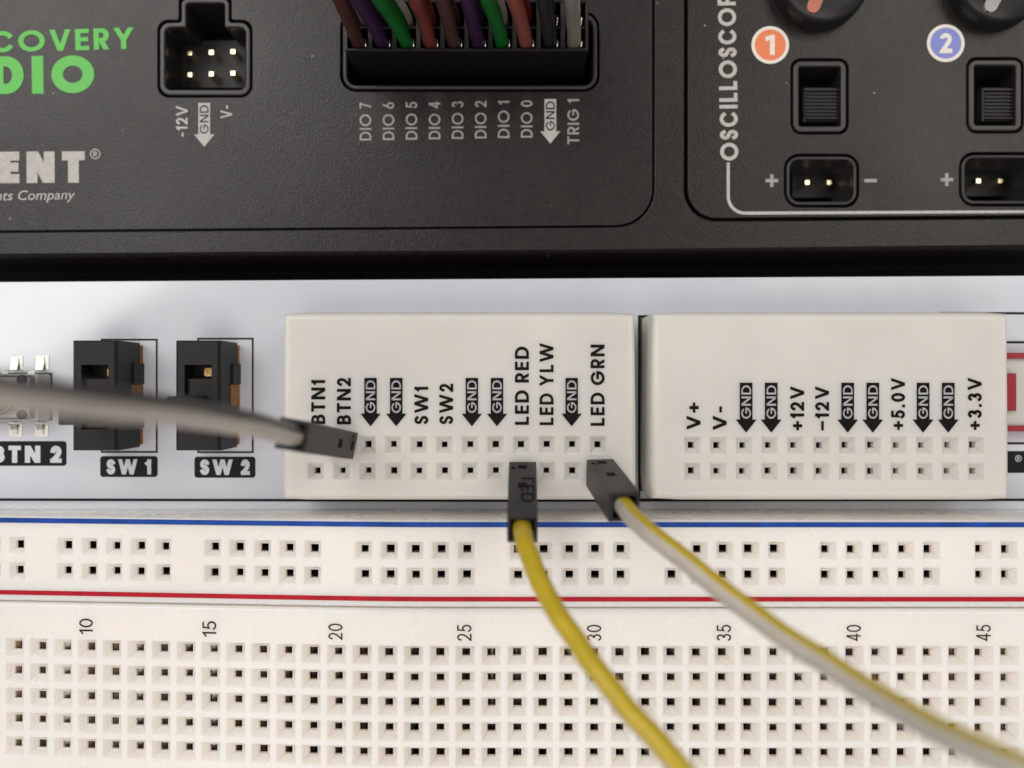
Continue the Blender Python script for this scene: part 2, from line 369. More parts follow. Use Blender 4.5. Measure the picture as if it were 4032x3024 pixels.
def socket(name, ring, depth=7.5):
    rim = plate(name, [ring['rimo'], ring['rimi']], ZP - 0.9, ZP + 0.06, M['rim'], inst, 0.16)
    return rim
def well(ring, parent, depth, taper=0.0, m='deep', z1=ZP - 0.5):
    """inner walls and floor of a recess"""
    L = ring['rimi']; n = len(L); cx = sum(p[0] for p in L) / n; cy = sum(p[1] for p in L) / n
    grow = [(cx + (p[0] - cx) * 1.02, cy + (p[1] - cy) * 1.02) for p in L]
    sh = [(cx + (p[0] - cx) * (1 - taper), cy + (p[1] - cy) * (1 - taper * 1.5)) for p in L]
    V = [(x, y, z1) for x, y in grow] + [(x, y, z1 - 2.5 if taper else ZP - depth) for x, y in sh] + [(x, y, ZP - depth) for x, y in sh]
    F = [(k * n + i, k * n + (i + 1) % n, k * n + n + (i + 1) % n, k * n + n + i) for k in range(2) for i in range(n)]
    F.append(tuple(range(2 * n, 3 * n)))
    return mesh('recess', V, F, M[m], parent)
tee_ring = dict(rimo=tee_rimo, rimi=tee_rimi)
pow_s = socket('pin_header_rim', tee_ring); well(tee_ring, pow_s, 8.5)
dio_s = socket('pin_header_rim', dio); well(dio, dio_s, 8.5)
scope_sock = []
for ring in (so_a, so_b):
    s = socket('pin_socket_rim', ring); well(ring, s, 8.0, 0.16, 'rim'); scope_sock.append(s)

pin_me = None
def pin(px, py, parent, ztop):
    global pin_me
    x, y = P(px, py, ztop)
    if pin_me is None:
        m = MB(); h = 0.31; b = 0.24
        V = [(-h, -h, -3), (h, -h, -3), (h, h, -3), (-h, h, -3), (-h, -h, -.12), (h, -h, -.12), (h, h, -.12), (-h, h, -.12), (-b, -b, 0), (b, -b, 0), (b, b, 0), (-b, b, 0)]
        m.add(V, [(0, 1, 5, 4), (1, 2, 6, 5), (2, 3, 7, 6), (3, 0, 4, 7), (4, 5, 9, 8), (5, 6, 10, 9), (6, 7, 11, 10), (7, 4, 8, 11), (8, 9, 10, 11)])
        o = m.build('pin', M['gold'], parent); pin_me = o.data
    else: o = put('pin', pin_me, parent)
    o.location = (x, y, ztop)
for yy, dy in ((209, 0), (294, 0)):
    for i in range(3): pin(747 + 85 * i, yy - 3 * i, pow_s, -4.8)
for s, px, py in ((scope_sock[0], 3179, 718), (scope_sock[1], 3853, 712)):
    pin(px, py, s, -4.8); pin(px + 87, py, s, -4.8)

for par, x0, x1, y0, y1, zt in ((pow_s, 690, 975, 160, 345, -6.2), (scope_sock[0], 3120, 3330, 655, 778, -6.2), (scope_sock[1], 3800, 4050, 650, 772, -6.2)):
    a = P(x0, y1, zt); b = P(x1, y0, zt); k = MB(); k.box(a[0], a[1], -11, b[0], b[1], zt); k.build('header_body', M['deep'], par)
# slide switches set into the scope panel
for ring, x0, x1 in ((sw_a, 3168, 3312), (sw_b, 3874, 4022)):
    s = socket('panel_slide_switch', ring); well(ring, s, 5.5)
    zt = ZP - 0.5
    a = P(x0, 474, zt); b = P(x1 - 4, 340, zt)
    k = MB(); k.box(a[0], a[1], ZP - 5.2, b[0], b[1], zt - 0.25, 0, 0.12); sl = k.build('slider', M['rim'], s)
    nr = 9
    for i in range(nr):
        y0 = a[1] + 0.12 + (b[1] - a[1] - 0.24) * i / nr; y1 = y0 + (b[1] - a[1] - 0.24) / nr * 0.55
        rb = MB(); rb.box(a[0] + 0.12, y0, zt - 0.24, b[0] - 0.12, y1, zt + 0.02 + (0.14 if i in (0, nr - 1) else 0), 0, 0.06)
        rb.build('grip_ridge', M['rim'], sl)

# knobs
for cx, ptr in ((3221, 'pointer_orange'), (3906, 'pointer_grey')):
    x, y = P(cx, -58, ZP); r = S(183, ZP)
    k = MB(); k.lathe(x, y, [(r, ZP + 0.05), (r, ZP + 0.7), (r * .985, ZP + 1.5), (r * .95, ZP + 2.0), (r * .90, ZP + 2.25), (r * .72, ZP + 2.5), (r * .45, ZP + 3.0), (r * .2, ZP + 3.3), (0.05, ZP + 3.35)], 72)
    kb = k.build('knob', M['knob'], inst)
    p = MB(); ang = math.radians(-113 if ptr == 'pointer_orange' else -116)
    d = Vector((math.cos(ang), math.sin(ang))); e = Vector((-d.y, d.x)); c = Vector((x, y))
    pts = []
    for t, wd in ((0.25, .55), (0.72, .70), (0.80, .66), (0.86, .46), (0.89, .18)):
        zz = ZP + (2.62 if t > .7 else 3.32)
        pts.append((t * r, wd, zz))
    V = []; F = []
    for t, wd, zz in pts:
        for s_ in (-1, 1):
            v = c + d * t + e * wd * s_; V.append((v.x, v.y, zz)); V.append((v.x, v.y, zz - .35))
    for i in range(len(pts) - 1):
        b_ = i * 4; F += [(b_, b_ + 2, b_ + 6, b_ + 4), (b_, b_ + 4, b_ + 5, b_ + 1), (b_ + 2, b_ + 3, b_ + 7, b_ + 6)]
    p.add(V, F); p.build('pointer', M[ptr], kb, label='orange pointer mark' if ptr == 'pointer_orange' else 'white pointer mark')

# printing on the panels
ZT = ZP + 0.045
def htext(body, x0, x1, ybase, cap, m, bold, rot=0.6, **k):
    a = P((x0 + x1) / 2, ybase - cap / 2, ZT)
    return text('printed_word', body, a[0], a[1], S(x1 - x0, ZT), S(cap, ZT), ZT, M[m], inst, rot, bold, **k)
htext('DISCOVERY', -246, 527, 203, 84, 'green_ink', 0.20, 1.6)
htext('STUDIO', -440, 371, 371, 148, 'green_ink', 0.27, 0.8)
htext('DIGILENT', -550, 334, 722, 124, 'white_ink', 0.285, 0.3)
htext('A National Instruments Company', -502, 296, 803, 50, 'white_ink', 0.002, 0.9, shear=0.22)
a = P(375, 606, ZT)
plate('registered_mark', [circle(a[0], a[1], S(20, ZT), 32), circle(a[0], a[1], S(16.5, ZT), 32)], ZT - 0.02, ZT, M['white_ink'], inst)
text('printed_letter', 'R', a[0], a[1], S(15, ZT), S(19, ZT), ZT, M['white_ink'], inst, 0, 0.16)
vtext('printed_word', '-12V', 716, 538, 417, 46, ZT, M['white_ink'], inst, 0.165)
vtext('printed_word', 'V-', 891, 466, 415, 46, ZT, M['white_ink'], inst, 0.165)
def arrow(cx, y0, y1, ytip, wbox, wtri, z, m, mt, parent, bold=0.145, capf=0.70):
    L = [P(cx - wbox / 2, y0, z), P(cx + wbox / 2, y0, z), P(cx + wbox / 2, y1, z), P(cx + wtri / 2, y1, z), P(cx, ytip, z), P(cx - wtri / 2, y1, z), P(cx - wbox / 2, y1, z)]
    ar = plate('ground_arrow', [L], z - 0.02, z, M[m], parent)
    t = vtext('printed_word', 'GND', cx, y1 - (y1 - y0) * 0.02, y0 + (y1 - y0) * 0.07, wbox * 0.76, z + 0.012, M[mt], ar, bold)
arrow(804, 405, 529, 578, 46, 80, ZT, 'white_ink', 'case', inst)
arrow(2167, 390, 517, 565, 46, 79, ZT, 'white_ink', 'case', inst)
for i in range(8):
    vtext('printed_word', 'DIO %d' % (7 - i), 1439 + 90.7 * i, 553 - 1.6 * i, 404 - 1.3 * i, 46, ZT, M['grey_ink'], inst, 0.15)
vtext('printed_word', 'TRIG 1', 2257, 568, 389, 46, ZT, M['grey_ink'], inst, 0.15)
vtext('printed_word', 'OSCILLOSCOPE', 2866, 632, -66, 72, ZT, M['white_ink'], inst, 0.205, rot=91)
# bracket line round the scope inputs
o_ = fillet([q(2861, 640), q(2861, 846), q(4500, 836), q(4500, 826), q(2873, 834), q(2873, 640)], [0, S(72, ZT), 0, 0, S(60, ZT), 0], 10)
plate('bracket_line', [o_], ZT - 0.02, ZT, M['white_ink'], inst)
for cx, cy, col, ch in ((3033, 177, 'orange_ink', '1'), (3724, 170, 'badge_blue', '2')):
    a = P(cx, cy, ZT)
    bd = plate('number_badge', [circle(a[0], a[1], S(74, ZT), 64)], ZT - 0.02, ZT, M['badge_white'], inst)
    plate('badge_disc', [circle(a[0], a[1], S(61, ZT), 64)], ZT, ZT + 0.012, M[col], bd)
    if ch == '1':
        u = S(79, ZT); L = [(-.02, -.5), (.22, -.5), (.22, .5), (.02, .5), (-.24, .40), (-.24, .17), (-.02, .25)]
        plate('badge_number', [[(a[0] + x * u, a[1] + y * u) for x, y in L]], ZT + 0.014, ZT + 0.024, M['badge_white'], bd)
    else:
        u = S(79, ZT)
        c_ = [(.30 * math.cos(math.radians(t)), .20 + .30 * math.sin(math.radians(t))) for t in range(175, -36, -15)]
        ci = [(.085 * math.cos(math.radians(t)), .205 + .085 * math.sin(math.radians(t))) for t in range(-30, 176, 20)]
        L = c_ + [(.05, -.27), (.32, -.27), (.32, -.5), (-.33, -.5), (-.33, -.46)] + ci
        plate('badge_number', [[(a[0] + x * u, a[1] + y * u) for x, y in L]], ZT + 0.014, ZT + 0.024, M['badge_white'], bd)
def plus(cx, cy, s, horiz_only=False):
    a = P(cx, cy, ZT); h = S(s / 2, ZT); t = S(6.5, ZT)
    L = [(-h, -t), (h, -t), (h, t), (-h, t)] if horiz_only else [(-h, -t), (-t, -t), (-t, -h), (t, -h), (t, -t), (h, -t), (h, t), (t, t), (t, h), (-t, h), (-t, t), (-h, t)]
    plate('polarity_sign', [[(a[0] + x, a[1] + y) for x, y in L]], ZT - 0.02, ZT, M['grey_ink'], inst)
plus(3039, 711, 50); plus(3428, 711, 50, True); plus(3728, 707, 50)

# ------------------------------------------------------------------ white circuit board
pcb = thing('circuit_board', 'glossy white circuit board with black printed outlines under the terminal blocks', 'circuit board', (0, 0, -1.6))
outl = [P(-500, 1113.5), P(4600, 1082), (70, -46), (-70, -46)]
b_ = plate('board', [outl], -1.6, 0.0, M['board'], pcb, 0.05)
def silk_frame(x0, y0, x1, y1, wpx=7):
    a = P(x0, y1); b = P(x1, y0); t = S(wpx)
    plate('printed_outline', [[(a[0], a[1]), (b[0], a[1]), (b[0], b[1]), (a[0], b[1])], [(a[0] + t, a[1] + t), (b[0] - t, a[1] + t), (b[0] - t, b[1] - t), (a[0] + t, b[1] - t)]], 0.004, 0.03, M['silk'], pcb)
silk_frame(398, 1334, 621, 1783); silk_frame(777, 1330, 999, 1784)
silk_frame(-180, 1469, 206, 1654)
silk_frame(2512, 1241, 3700, 1972, 9)
silk_frame(3700, 1343, 4500, 1750, 9); silk_frame(3700, 1229, 4560, 1972, 9)
a = P(-500, 1963); b = P(4600, 1975)
for x0, x1, y0, y1 in ((-500, 1900, 1966, 1971), (1900, 4600, 1971, 1967)):
    p0 = P(x0, y0 - 5); p1 = P(x1, y1 - 5); p2 = P(x1, y1 + 5); p3 = P(x0, y0 + 5)
    plate('printed_line', [[p3, p2, p1, p0]], 0.004, 0.034, M['silk'], pcb)
def tagbox(x0, y0, x1, y1, body, tx0, tx1, ty0, ty1):
    t = plate('name_tag', [pxrect(x0, y0, x1, y1, 0, S(12))], 0.004, 0.03, M['silk'], pcb)
    a = P((tx0 + tx1) / 2, (ty0 + ty1) / 2)
    text('printed_word', body, a[0], a[1], S(tx1 - tx0), S(ty1 - ty0), 0.04, M['board'], t, 0, 0.25)
tagbox(-60, 1737, 262, 1834, 'BTN 2', -30, 244, 1755, 1822)
tagbox(395, 1796, 621, 1878, 'SW 1', 419, 599, 1808, 1868)
tagbox(766, 1798, 1006, 1881, 'SW 2', 787, 984, 1809, 1870)
tagbox(3960, 1776, 4300, 1862, '\u00ae', 3996, 4022, 1792, 1818)

# ------------------------------------------------------------------ slide switches on the white board
def slide_switch(dx, label, lever_y, lever_h):
    X0, X1 = -44.55 + dx, -40.0 + dx; Y0, Y1 = -6.75, 4.42; H = 5.5
    t = thing('slide_switch', label, 'switch', ((X0 + X1) / 2, (Y0 + Y1) / 2, 0), 'slide switches on the white circuit board')
    # shell: four walls and a top with a slot
    sx0, sx1, sy0, sy1 = X0 + 0.95, X1 - 0.85, -4.6, 1.95
    c = 0.28
    V = []; F = []
    def ring(x0, y0, x1, y1, z): return [(x0, y0, z), (x1, y0, z), (x1, y1, z), (x0, y1, z)]
    rings = [ring(X0, Y0, X1, Y1, 0.62), ring(X0, Y0, X1, Y1, H - c), ring(X0 + c, Y0 + c * .6, X1 - c, Y1 - c * .6, H), ring(sx0, sy0, sx1, sy1, H), ring(sx0, sy0, sx1, sy1, H - 2.2)]
    for r_ in rings: V += r_
    for k in range(4):
        for i in range(4): j = (i + 1) % 4; F.append((k * 4 + i, k * 4 + j, k * 4 + 4 + j, k * 4 + 4 + i))
    F.append((16, 17, 18, 19))
    m = MB(); m.add(V, F)
    # locating tabs that come down over the laminate base
    for y0, y1 in ((0.0, 2.2), (-4.7, -3.6)):
        m.box(X1 - 0.3, y0, 0.05, X1 + 0.2, y1, 2.3, 0, 0.06); m.box(X0 - 0.2, y0, 0.05, X0 + 0.3, y1, 2.3, 0, 0.06)
    m.build('shell', M['swblack'], t)
    m = MB(); m.box(X0 - 0.05, Y0 + 0.25, 0.03, X1 + 0.04, Y1 - 0.25, 0.6); m.build('laminate_base', M['amber'], t)
    m = MB(); m.box(X1 - 0.1, -2.35, 0.05, X1 + 0.08, -0.08, 2.5, 0, 0.05); m.build('laminate_lug', M['amber'], t)
    m = MB(); m.box(sx1 - (1.25 if dx else 0.75), 0.62, H - 2.1, sx1 - 0.06, 1.8, H - 0.9, 0, 0.15); m.build('contact', M['brass'], t)
    # actuator: slide plate and tall lever
    m = MB(); m.box(sx0 + 0.05, sy0 + 0.1, H - 2.1, sx1 - 0.05, 0.55, H - 0.55, 0, 0.05); m.build('slide_plate', M['swblack'], t)
    xc = (sx0 + sx1) / 2
    m = MB(); m.box(xc - 0.85, lever_y - 1.05, H - 1.3, xc + 0.75, lever_y + 1.05, H + lever_h, 0, 0.14); m.build('lever', M['swblack'], t)
    return t
slide_switch(0.0, 'black slide switch beside the push button, over the SW 1 tag', -2.85, 5.0)
slide_switch(10.45, 'black slide switch nearer the terminal block, over the SW 2 tag', -2.2, 5.4)

# ------------------------------------------------------------------ push button at the picture edge
bt = thing('push_button', 'small metal push button soldered above the printed BTN 2 tag', 'push button', (-53.4, -1.4, 0))
bx0, bx1, by0, by1 = -57.0, -49.9, -3.85, 1.05
m = MB(); m.box(bx0, by0, 0.1, bx1, by1, 2.5, 0, 0.15); m.build('body', M['pale_plastic'], bt)
m = MB(); m.box(bx0, by0 + .15, 2.5, bx1 - .25, by1 - .15, 3.1, 0, 0.2); m.build('cover_plate', M['greymetal'], bt)
for rx, ry in ((-51.1, 0.45), (-51.1, -3.2)):
    m = MB(); m.lathe(rx, ry, [(0.5, 3.0), (0.5, 3.25), (0.35, 3.35), (0.05, 3.38)], 20); m.build('rivet', M['swblack'], bt)
m = MB(); m.lathe(-53.6, -1.45, [(1.75, 3.05), (1.75, 3.3), (1.6, 3.42), (1.5, 3.42), (1.45, 4.2), (1.3, 4.35), (0.05, 4.4)], 40); m.build('plunger', M['greymetal'], bt)
for x0, x1, y0, y1 in ((40, 91, 1398, 1459), (141, 194, 1398, 1457), (36, 88, 1661, 1721), (138, 191, 1661, 1721)):
    a = P(x0, y1); b = P(x1, y0)
    pd = plate('solder_pad', [rrect(a[0], a[1], b[0], b[1], 0.1)], 0.004, 0.06, M['solder'], bt, 0.02)
    up = y0 < 1500; xm = a[0] + 0.62
    ye = by1 if up else by0; yo = (a[1] + b[1]) / 2
    pr = [(ye, 1.9), (ye + (0.35 if up else -0.35), 1.75), (ye + (0.5 if up else -0.5), 0.45), (yo, 0.2), (yo + (0.5 if up else -0.5), 0.16)]
    V = []; F = []
    for yy, zz in pr: V += [(xm - .36, yy, zz), (xm + .36, yy, zz), (xm + .36, yy, zz - .14), (xm - .36, yy, zz - .14)]
    for i in range(len(pr) - 1):
        for k in range(4): j = (k + 1) % 4; F.append((i * 4 + k, i * 4 + j, i * 4 + 4 + j, i * 4 + 4 + k))
    F += [(0, 1, 2, 3), tuple(len(V) - 4 + k for k in range(4))]
    mesh('leg', V, F, M['steel'], pd, smooth=False)

# ------------------------------------------------------------------ the red-edged component cut by the picture edge
rc = thing('indicator_module', 'pale component with red edges at the picture edge beside the terminal block', 'component', (55, -1.5, 0))
def pb(x0, y0, x1, y1, z0, z1, b=0.05):
    a = P(x0, y1, z1); c = P(x1, y0, z1); k = MB(); k.box(a[0], a[1], z0, c[0], c[1], z1, 0, b); return k
pb(3960, 1405, 4300, 1690, 0.03, 1.5).build('body', M['pale_plastic'], rc)
pb(3960, 1389, 4300, 1412, 0.03, 2.0).build('edge_strip', M['red_plastic'], rc)
pb(3960, 1676, 4300, 1699, 0.03, 2.0).build('edge_strip', M['red_plastic'], rc)
pb(3955, 1470, 4003, 1618, 0.5, 2.2).build('window', M['red_plastic'], rc)

# ------------------------------------------------------------------ holed plastic blocks
def holed(name, X0, X1, Y0, Y1, zt, zb, holes, fo, hi, fd, wall, r, m, parent, bend=None, hole_jit=0.0):
    """solid with a top face pierced by square funnels; rounded top edges of radius r"""
    x0, x1, y0, y1 = X0 + r, X1 - r, Y0 + r, Y1 - r
    fx, fy = fo
    cols = sorted({round(c[0], 4) for c in holes}); rows = sorted({round(c[1], 4) for c in holes})
    xs = sorted({x0, x1} | {c + s * fx for c in cols for s in (-1, 1)}); ys = sorted({y0, y1} | {c + s * fy for c in rows for s in (-1, 1)})
    hs = {(round(a, 4), round(b, 4)) for a, b in holes}
    V = []; F = []; I = []; SM = []; vid = {}
    def v(x, y, z):
        k = (round(x, 4), round(y, 4), round(z, 4))
        if k not in vid:
            vid[k] = len(V); V.append((x, y, z - (bend(x) * z / zt if bend else 0)))
        return vid[k]
    colmap = {round(c - fx, 4): c for c in cols}; rowmap = {round(c - fy, 4): c for c in rows}
    lip = 0.20
    for i in range(len(xs) - 1):
        for j in range(len(ys) - 1):
            a, b, c, d = xs[i], xs[i + 1], ys[j], ys[j + 1]
            cx = colmap.get(round(a, 4)); cy = rowmap.get(round(c, 4))
            if cx is not None and cy is not None and (round(cx, 4), round(cy, 4)) in hs:
                lv = [[(a, c), (b, c), (b, d), (a, d)]]
                jx, jy, js = R.uniform(-.03, .03), R.uniform(-.03, .03), R.uniform(-.025, .025)
                def sq(ax, ay, zz, j=0): return [v(cx + p_ * (ax + js * j) + jx * j, cy + q_ * (ay + js * j) + jy * j, zz) for p_, q_ in ((-1, -1), (1, -1), (1, 1), (-1, 1))]
                L = [[v(x, y, zt) for x, y in lv[0]], sq(fx - lip, fy - lip, zt - lip * .30), sq(hi + .13, hi + .13, zt - fd + .12, 1), sq(hi, hi, zt - fd, 1), sq(hi, hi, zt - fd - wall, 1)]
                for k in range(4):
                    for e in range(4): g = (e + 1) % 4; F.append((L[k][e], L[k][g], L[k + 1][g], L[k + 1][e])); I.append(0); SM.append(k == 0)
            else:
                F.append((v(a, c, zt), v(b, c, zt), v(b, d, zt), v(a, d, zt))); I.append(0); SM.append(False)
    loop = [(x, y0, 0, -1) for x in xs[:-1]] + [(x1, y, 1, 0) for y in ys[:-1]] + [(x, y1, 0, 1) for x in reversed(xs[1:])] + [(x0, y, -1, 0) for y in reversed(ys[1:])]
    def nrm(x, y):
        nx = (1 if abs(x - x1) < 1e-6 else -1 if abs(x - x0) < 1e-6 else 0); ny = (1 if abs(y - y1) < 1e-6 else -1 if abs(y - y0) < 1e-6 else 0)
        return nx, ny
    nb = 5; prev = None
    steps = [(r * math.sin(math.pi / 2 * k / nb), zt - r * (1 - math.cos(math.pi / 2 * k / nb))) for k in range(nb + 1)] + [(r, (zt + zb) / 2), (r, zb)]
    for si, (o, z) in enumerate(steps):
        cur = []
        for x, y, _, _ in loop:
            nx, ny = nrm(x, y); kk = o * (0.80 if nx and ny else 1)
            cur.append(v(x + nx * kk, y + ny * kk, z))
        if prev:
            for e in range(len(cur)):
                g = (e + 1) % len(cur); F.append((prev[e], cur[e], cur[g], prev[g])); I.append(0); SM.append(si <= nb + 1)
        prev = cur
    F.append((v(X0, Y0, zb), v(X0, Y1, zb), v(X1, Y1, zb), v(X1, Y0, zb))); I.append(1); SM.append(False)
    return mesh(name, V, F, [m, M['hole_shade']], parent, I, SM)

HB = 6.7
def block(name, label, x0, x1, y0, y1, hx0, pitch_px, rows_px, ncol):
    t = thing(name, label, 'terminal block', ((x0 + x1) / 2, (y0 + y1) / 2, 0), 'white labelled terminal blocks')
    zf = HB - 0.68
    holes = []
    for py in rows_px:
        for k in range(ncol): holes.append((P(hx0 + pitch_px * k, py, zf)[0], P(0, py, zf)[1]))
    bo = holed('body', x0, x1, y0, y1, HB, 0.04, holes, (1.02, 1.05), 0.30, 0.68, 0.8, 0.75, M['ivory'], t)
    # spring contact under each pair of holes
    first = None
    for k in range(ncol):
        x = holes[k][0]; ya = holes[k][1]; yb = holes[k + ncol][1]
        m = MB()
        for s_ in (-1, 1): m.box(x + s_ * 0.42 - 0.06, yb - 0.8, 0.5, x + s_ * 0.42 + 0.06, ya + 0.8, HB - 2.1)
        m.box(x - 0.36, yb - 0.8, 0.5, x + 0.36, ya + 0.8, 0.7)
        m.build('contact', M['bronze'], t)
    return t
bl = block('terminal_block', 'white terminal block printed BTN1 to LED GRN with three plugs in it', -23.0, 12.43, -11.62, 7.20, 1250.5, 100.2, (1749, 1852), 12)
br = block('terminal_block', 'white terminal block printed V+ to +3.3V with every hole empty', 13.9, 49.72, -11.62, 7.20, 2721, 100.8, (1752, 1854), 12)
ZL = HB + 0.02
def lab(body, px, s, e, parent, bold=0.19, cap=55): vtext('printed_word', body, px, s, e, cap, ZL, M['ink'], parent, bold)
lab('BTN1', 1253, 1670, 1494, bl); lab('BTN2', 1354, 1671, 1488, bl)
lab('SW1', 1659, 1671, 1521, bl); lab('SW2', 1757, 1671, 1511, bl)
lab('LED RED', 2055, 1673, 1365, bl); lab('LED YLW', 2152, 1674, 1351, bl); lab('LED GRN', 2353, 1677, 1357, bl)
for cx in (1459, 1560, 1858, 1957, 2251): arrow(cx, 1488, 1629, 1679, 49, 80, ZL, 'ink', 'ivory', bl, 0.15)
lab('V+', 2731, 1692, 1585, br); lab('V-', 2834, 1694, 1600, br); lab('+12V', 3139, 1695, 1521, br); lab('\u221212V', 3237, 1695, 1521, br)
lab('+5.0V', 3536, 1693, 1488, br); lab('+3.3V', 3838, 1693, 1487, br)
for cx in (2938, 3037, 3338, 3437, 3635, 3734): arrow(cx, 1507, 1652, 1704, 50, 82, ZL, 'ink', 'ivory', br, 0.15)

# ------------------------------------------------------------------ breadboard: power rail strip and terminal strip (slightly sagging at one end)
def sag(x):
    u = -12.0 - x
    return 0.064 * (0.5 * (u + math.sqrt(u * u + 16.0)))
ZH = HB - 1.0
KH = (CAMZ - ZH) / FPX
rail = thing('power_rail_strip', 'white breadboard power rail with a blue and a red line', 'power rail', (0, -18, 0))
rx = lambda k: (2040 + 100.6 * k - 2016) * KH
rows = (-(2160 - 1512) * KH, -(2261 - 1512) * KH)
slots = [k for k in range(-24, 30) if (k % 6) != 5 and -58 < rx(k) < 60]
holes = [(rx(k), y) for y in rows for k in slots]
RY1, RY0 = -13.55, -22.30
holed('body', -62, 62, RY0, RY1, HB, 0.05, holes, (1.04, 1.06), 0.40, 0.85, 0.5, 0.32, M['cream'], rail, sag)
def ribbon(name, y, half, z, m, parent, x0=-61, x1=61):
    n = 60; V = []; F = []
    for i in range(n + 1):
        x = x0 + (x1 - x0) * i / n; zz = z - sag(x) * z / HB
        V += [(x, y - half, zz), (x, y + half, zz)]
    for i in range(n): F.append((2 * i, 2 * i + 2, 2 * i + 3, 2 * i + 1))
    return mesh(name, V, F, m, parent)
ribbon('blue_line', -14.02, 0.255, HB + 0.018, M['blue_ink'], rail)
ribbon('red_line', -21.45, 0.235, HB + 0.018, M['red_ink'], rail)
for y in rows:                                   # long spring contacts under each row of holes
    m = MB()
    n = 24
    for s_ in (-1, 1):
        for i in range(n):
            x0 = -60 + 120 * i / n; x1 = x0 + 120 / n; d0 = sag((x0 + x1) / 2) * 0.6
            m.box(x0, y + s_ * 0.46 - 0.06, 1.0, x1 - .3, y + s_ * 0.46 + 0.06, HB - 2.0 - d0)
    m.build('contact', M['bronze'], rail)

term = thing('terminal_strip', 'white breadboard terminal strip numbered 10 to 45 with five rows of holes', 'breadboard', (0, -33, 0))
mx = lambda n_: (2339 + (n_ - 30) * 100.9 - 2016) * KH
mrows = [-(py - 1512) * KH for py in (2569, 2668.5, 2767.5, 2866, 2964)]
cols = [n_ for n_ in range(5, 51) if -58 < mx(n_) < 60]
holes = [(mx(n_), y) for y in mrows for n_ in cols]
holed('body', -62, 62, -46, -22.50, HB, 0.05, holes, (1.15, 1.12), 0.41, 1.05, 0.45, 0.45, M['cream'], term, sag)
clip_me = []
for n_ in cols:
    x = mx(n_); d0 = sag(x) * 0.72
    m = MB(); off = R.uniform(-0.06, 0.06); g = R.uniform(0.05, 0.18); tz = HB - 1.62 - d0 - R.uniform(0, 0.35)
    for s_ in (-1, 1):
        for y in mrows:
            xa = x + off + s_ * g
            # spring leaf with a flared lip under each hole
            V = [(xa, y - .85, 1.0), (xa, y + .85, 1.0), (xa, y + .85, tz - .5), (xa, y - .85, tz - .5), (xa + s_ * .30, y + .85, tz), (xa + s_ * .30, y - .85, tz)]
            m.add(V, [(0, 1, 2, 3), (3, 2, 4, 5)])
            V2 = [(a + s_ * .07, b, c - .01) for a, b, c in V]
            m.add(V2, [(3, 2, 1, 0), (5, 4, 2, 3)])
    m.box(x + off - .4, mrows[-1] - 1, 0.8, x + off + .4, mrows[0] + 1, 1.0)
    m.build('contact_clip', M['steel'] if R.random() < 0.4 else M['bronze'], term)
for n_, s, e in ((10, 2500, 2440), (15, 2505, 2444), (20, 2520, 2455), (25, 2526, 2460), (30, 2528, 2463), (35, 2525, 2459), (40, 2522, 2455), (45, 2519, 2456)):
    x = mx(n_) - S(4, HB); z = HB + 0.02; yb = -(2524 - 1512) * S(1, HB); ye = -(2460 - 1512) * S(1, HB)
    me_o = text('column_number', str(n_), x, (yb + ye) / 2, abs(yb - ye), S(57, HB), z, M['num_ink'], term, 90, 0.11)
    for v_ in me_o.data.vertices: v_.co.z -= sag(v_.co.x)

# ------------------------------------------------------------------ wires
def cat(pts, n=14):
    pts = [Vector(p) for p in pts]; pts = [2 * pts[0] - pts[1]] + pts + [2 * pts[-1] - pts[-2]]
    out = []
    for i in range(1, len(pts) - 2):
        a, b, c, d = pts[i - 1:i + 3]
        for k in range(n):
            t = k / n
            out.append(0.5 * ((2 * b) + (c - a) * t + (2 * a - 5 * b + 4 * c - d) * t * t + (3 * b - a - 3 * c + d) * t ** 3))
    out.append(pts[-2]); return out
def tube(name, pts, rad, mats, parent, pick=None, sides=28, n=14, label=None):
    path = cat(pts, n)
    ph = R.uniform(0, 6); path = [p + Vector((math.sin(i * .31 + ph), math.cos(i * .23 + ph), math.sin(i * .17))) * 0.022 for i, p in enumerate(path)]
    V = []; F = []; I = []; N = len(path); s = 0.0
    up = Vector((0, 0, 1)); prevside = None
    for i, p in enumerate(path):
        t = (path[min(i + 1, N - 1)] - path[max(i - 1, 0)]).normalized()
        if prevside is None:
            side = t.cross(up)
            side = side.normalized() if side.length > 1e-3 else Vector((1, 0, 0))
        else: side = (prevside - t * prevside.dot(t)).normalized()
        prevside = side; nn = side.cross(t).normalized()
        if i: s += (p - path[i - 1]).length
        for k in range(sides):
            a = 2 * math.pi * k / sides
            V.append(tuple(p + (side * math.cos(a) + nn * math.sin(a)) * rad))
        if i < N - 1:
            for k in range(sides):
                j = (k + 1) % sides
                F.append((i * sides + k, i * sides + j, (i + 1) * sides + j, (i + 1) * sides + k))
                an = 2 * math.pi * (k + .5) / sides; I.append(pick((k + .5) / sides * 360, s, side * math.cos(an) + nn * math.sin(an)) if pick else 0)
    F += [tuple(range(sides)), tuple(range((N - 1) * sides, N * sides))]; I += [0, 0]
    return mesh(name, V, F, mats, parent, I, True, label)
def D(px, py, depth):                            # point on the wire measured in the photo, at its distance from the lens
    x, y = P(px, py, CAMZ - depth); return (x, y, CAMZ - depth)

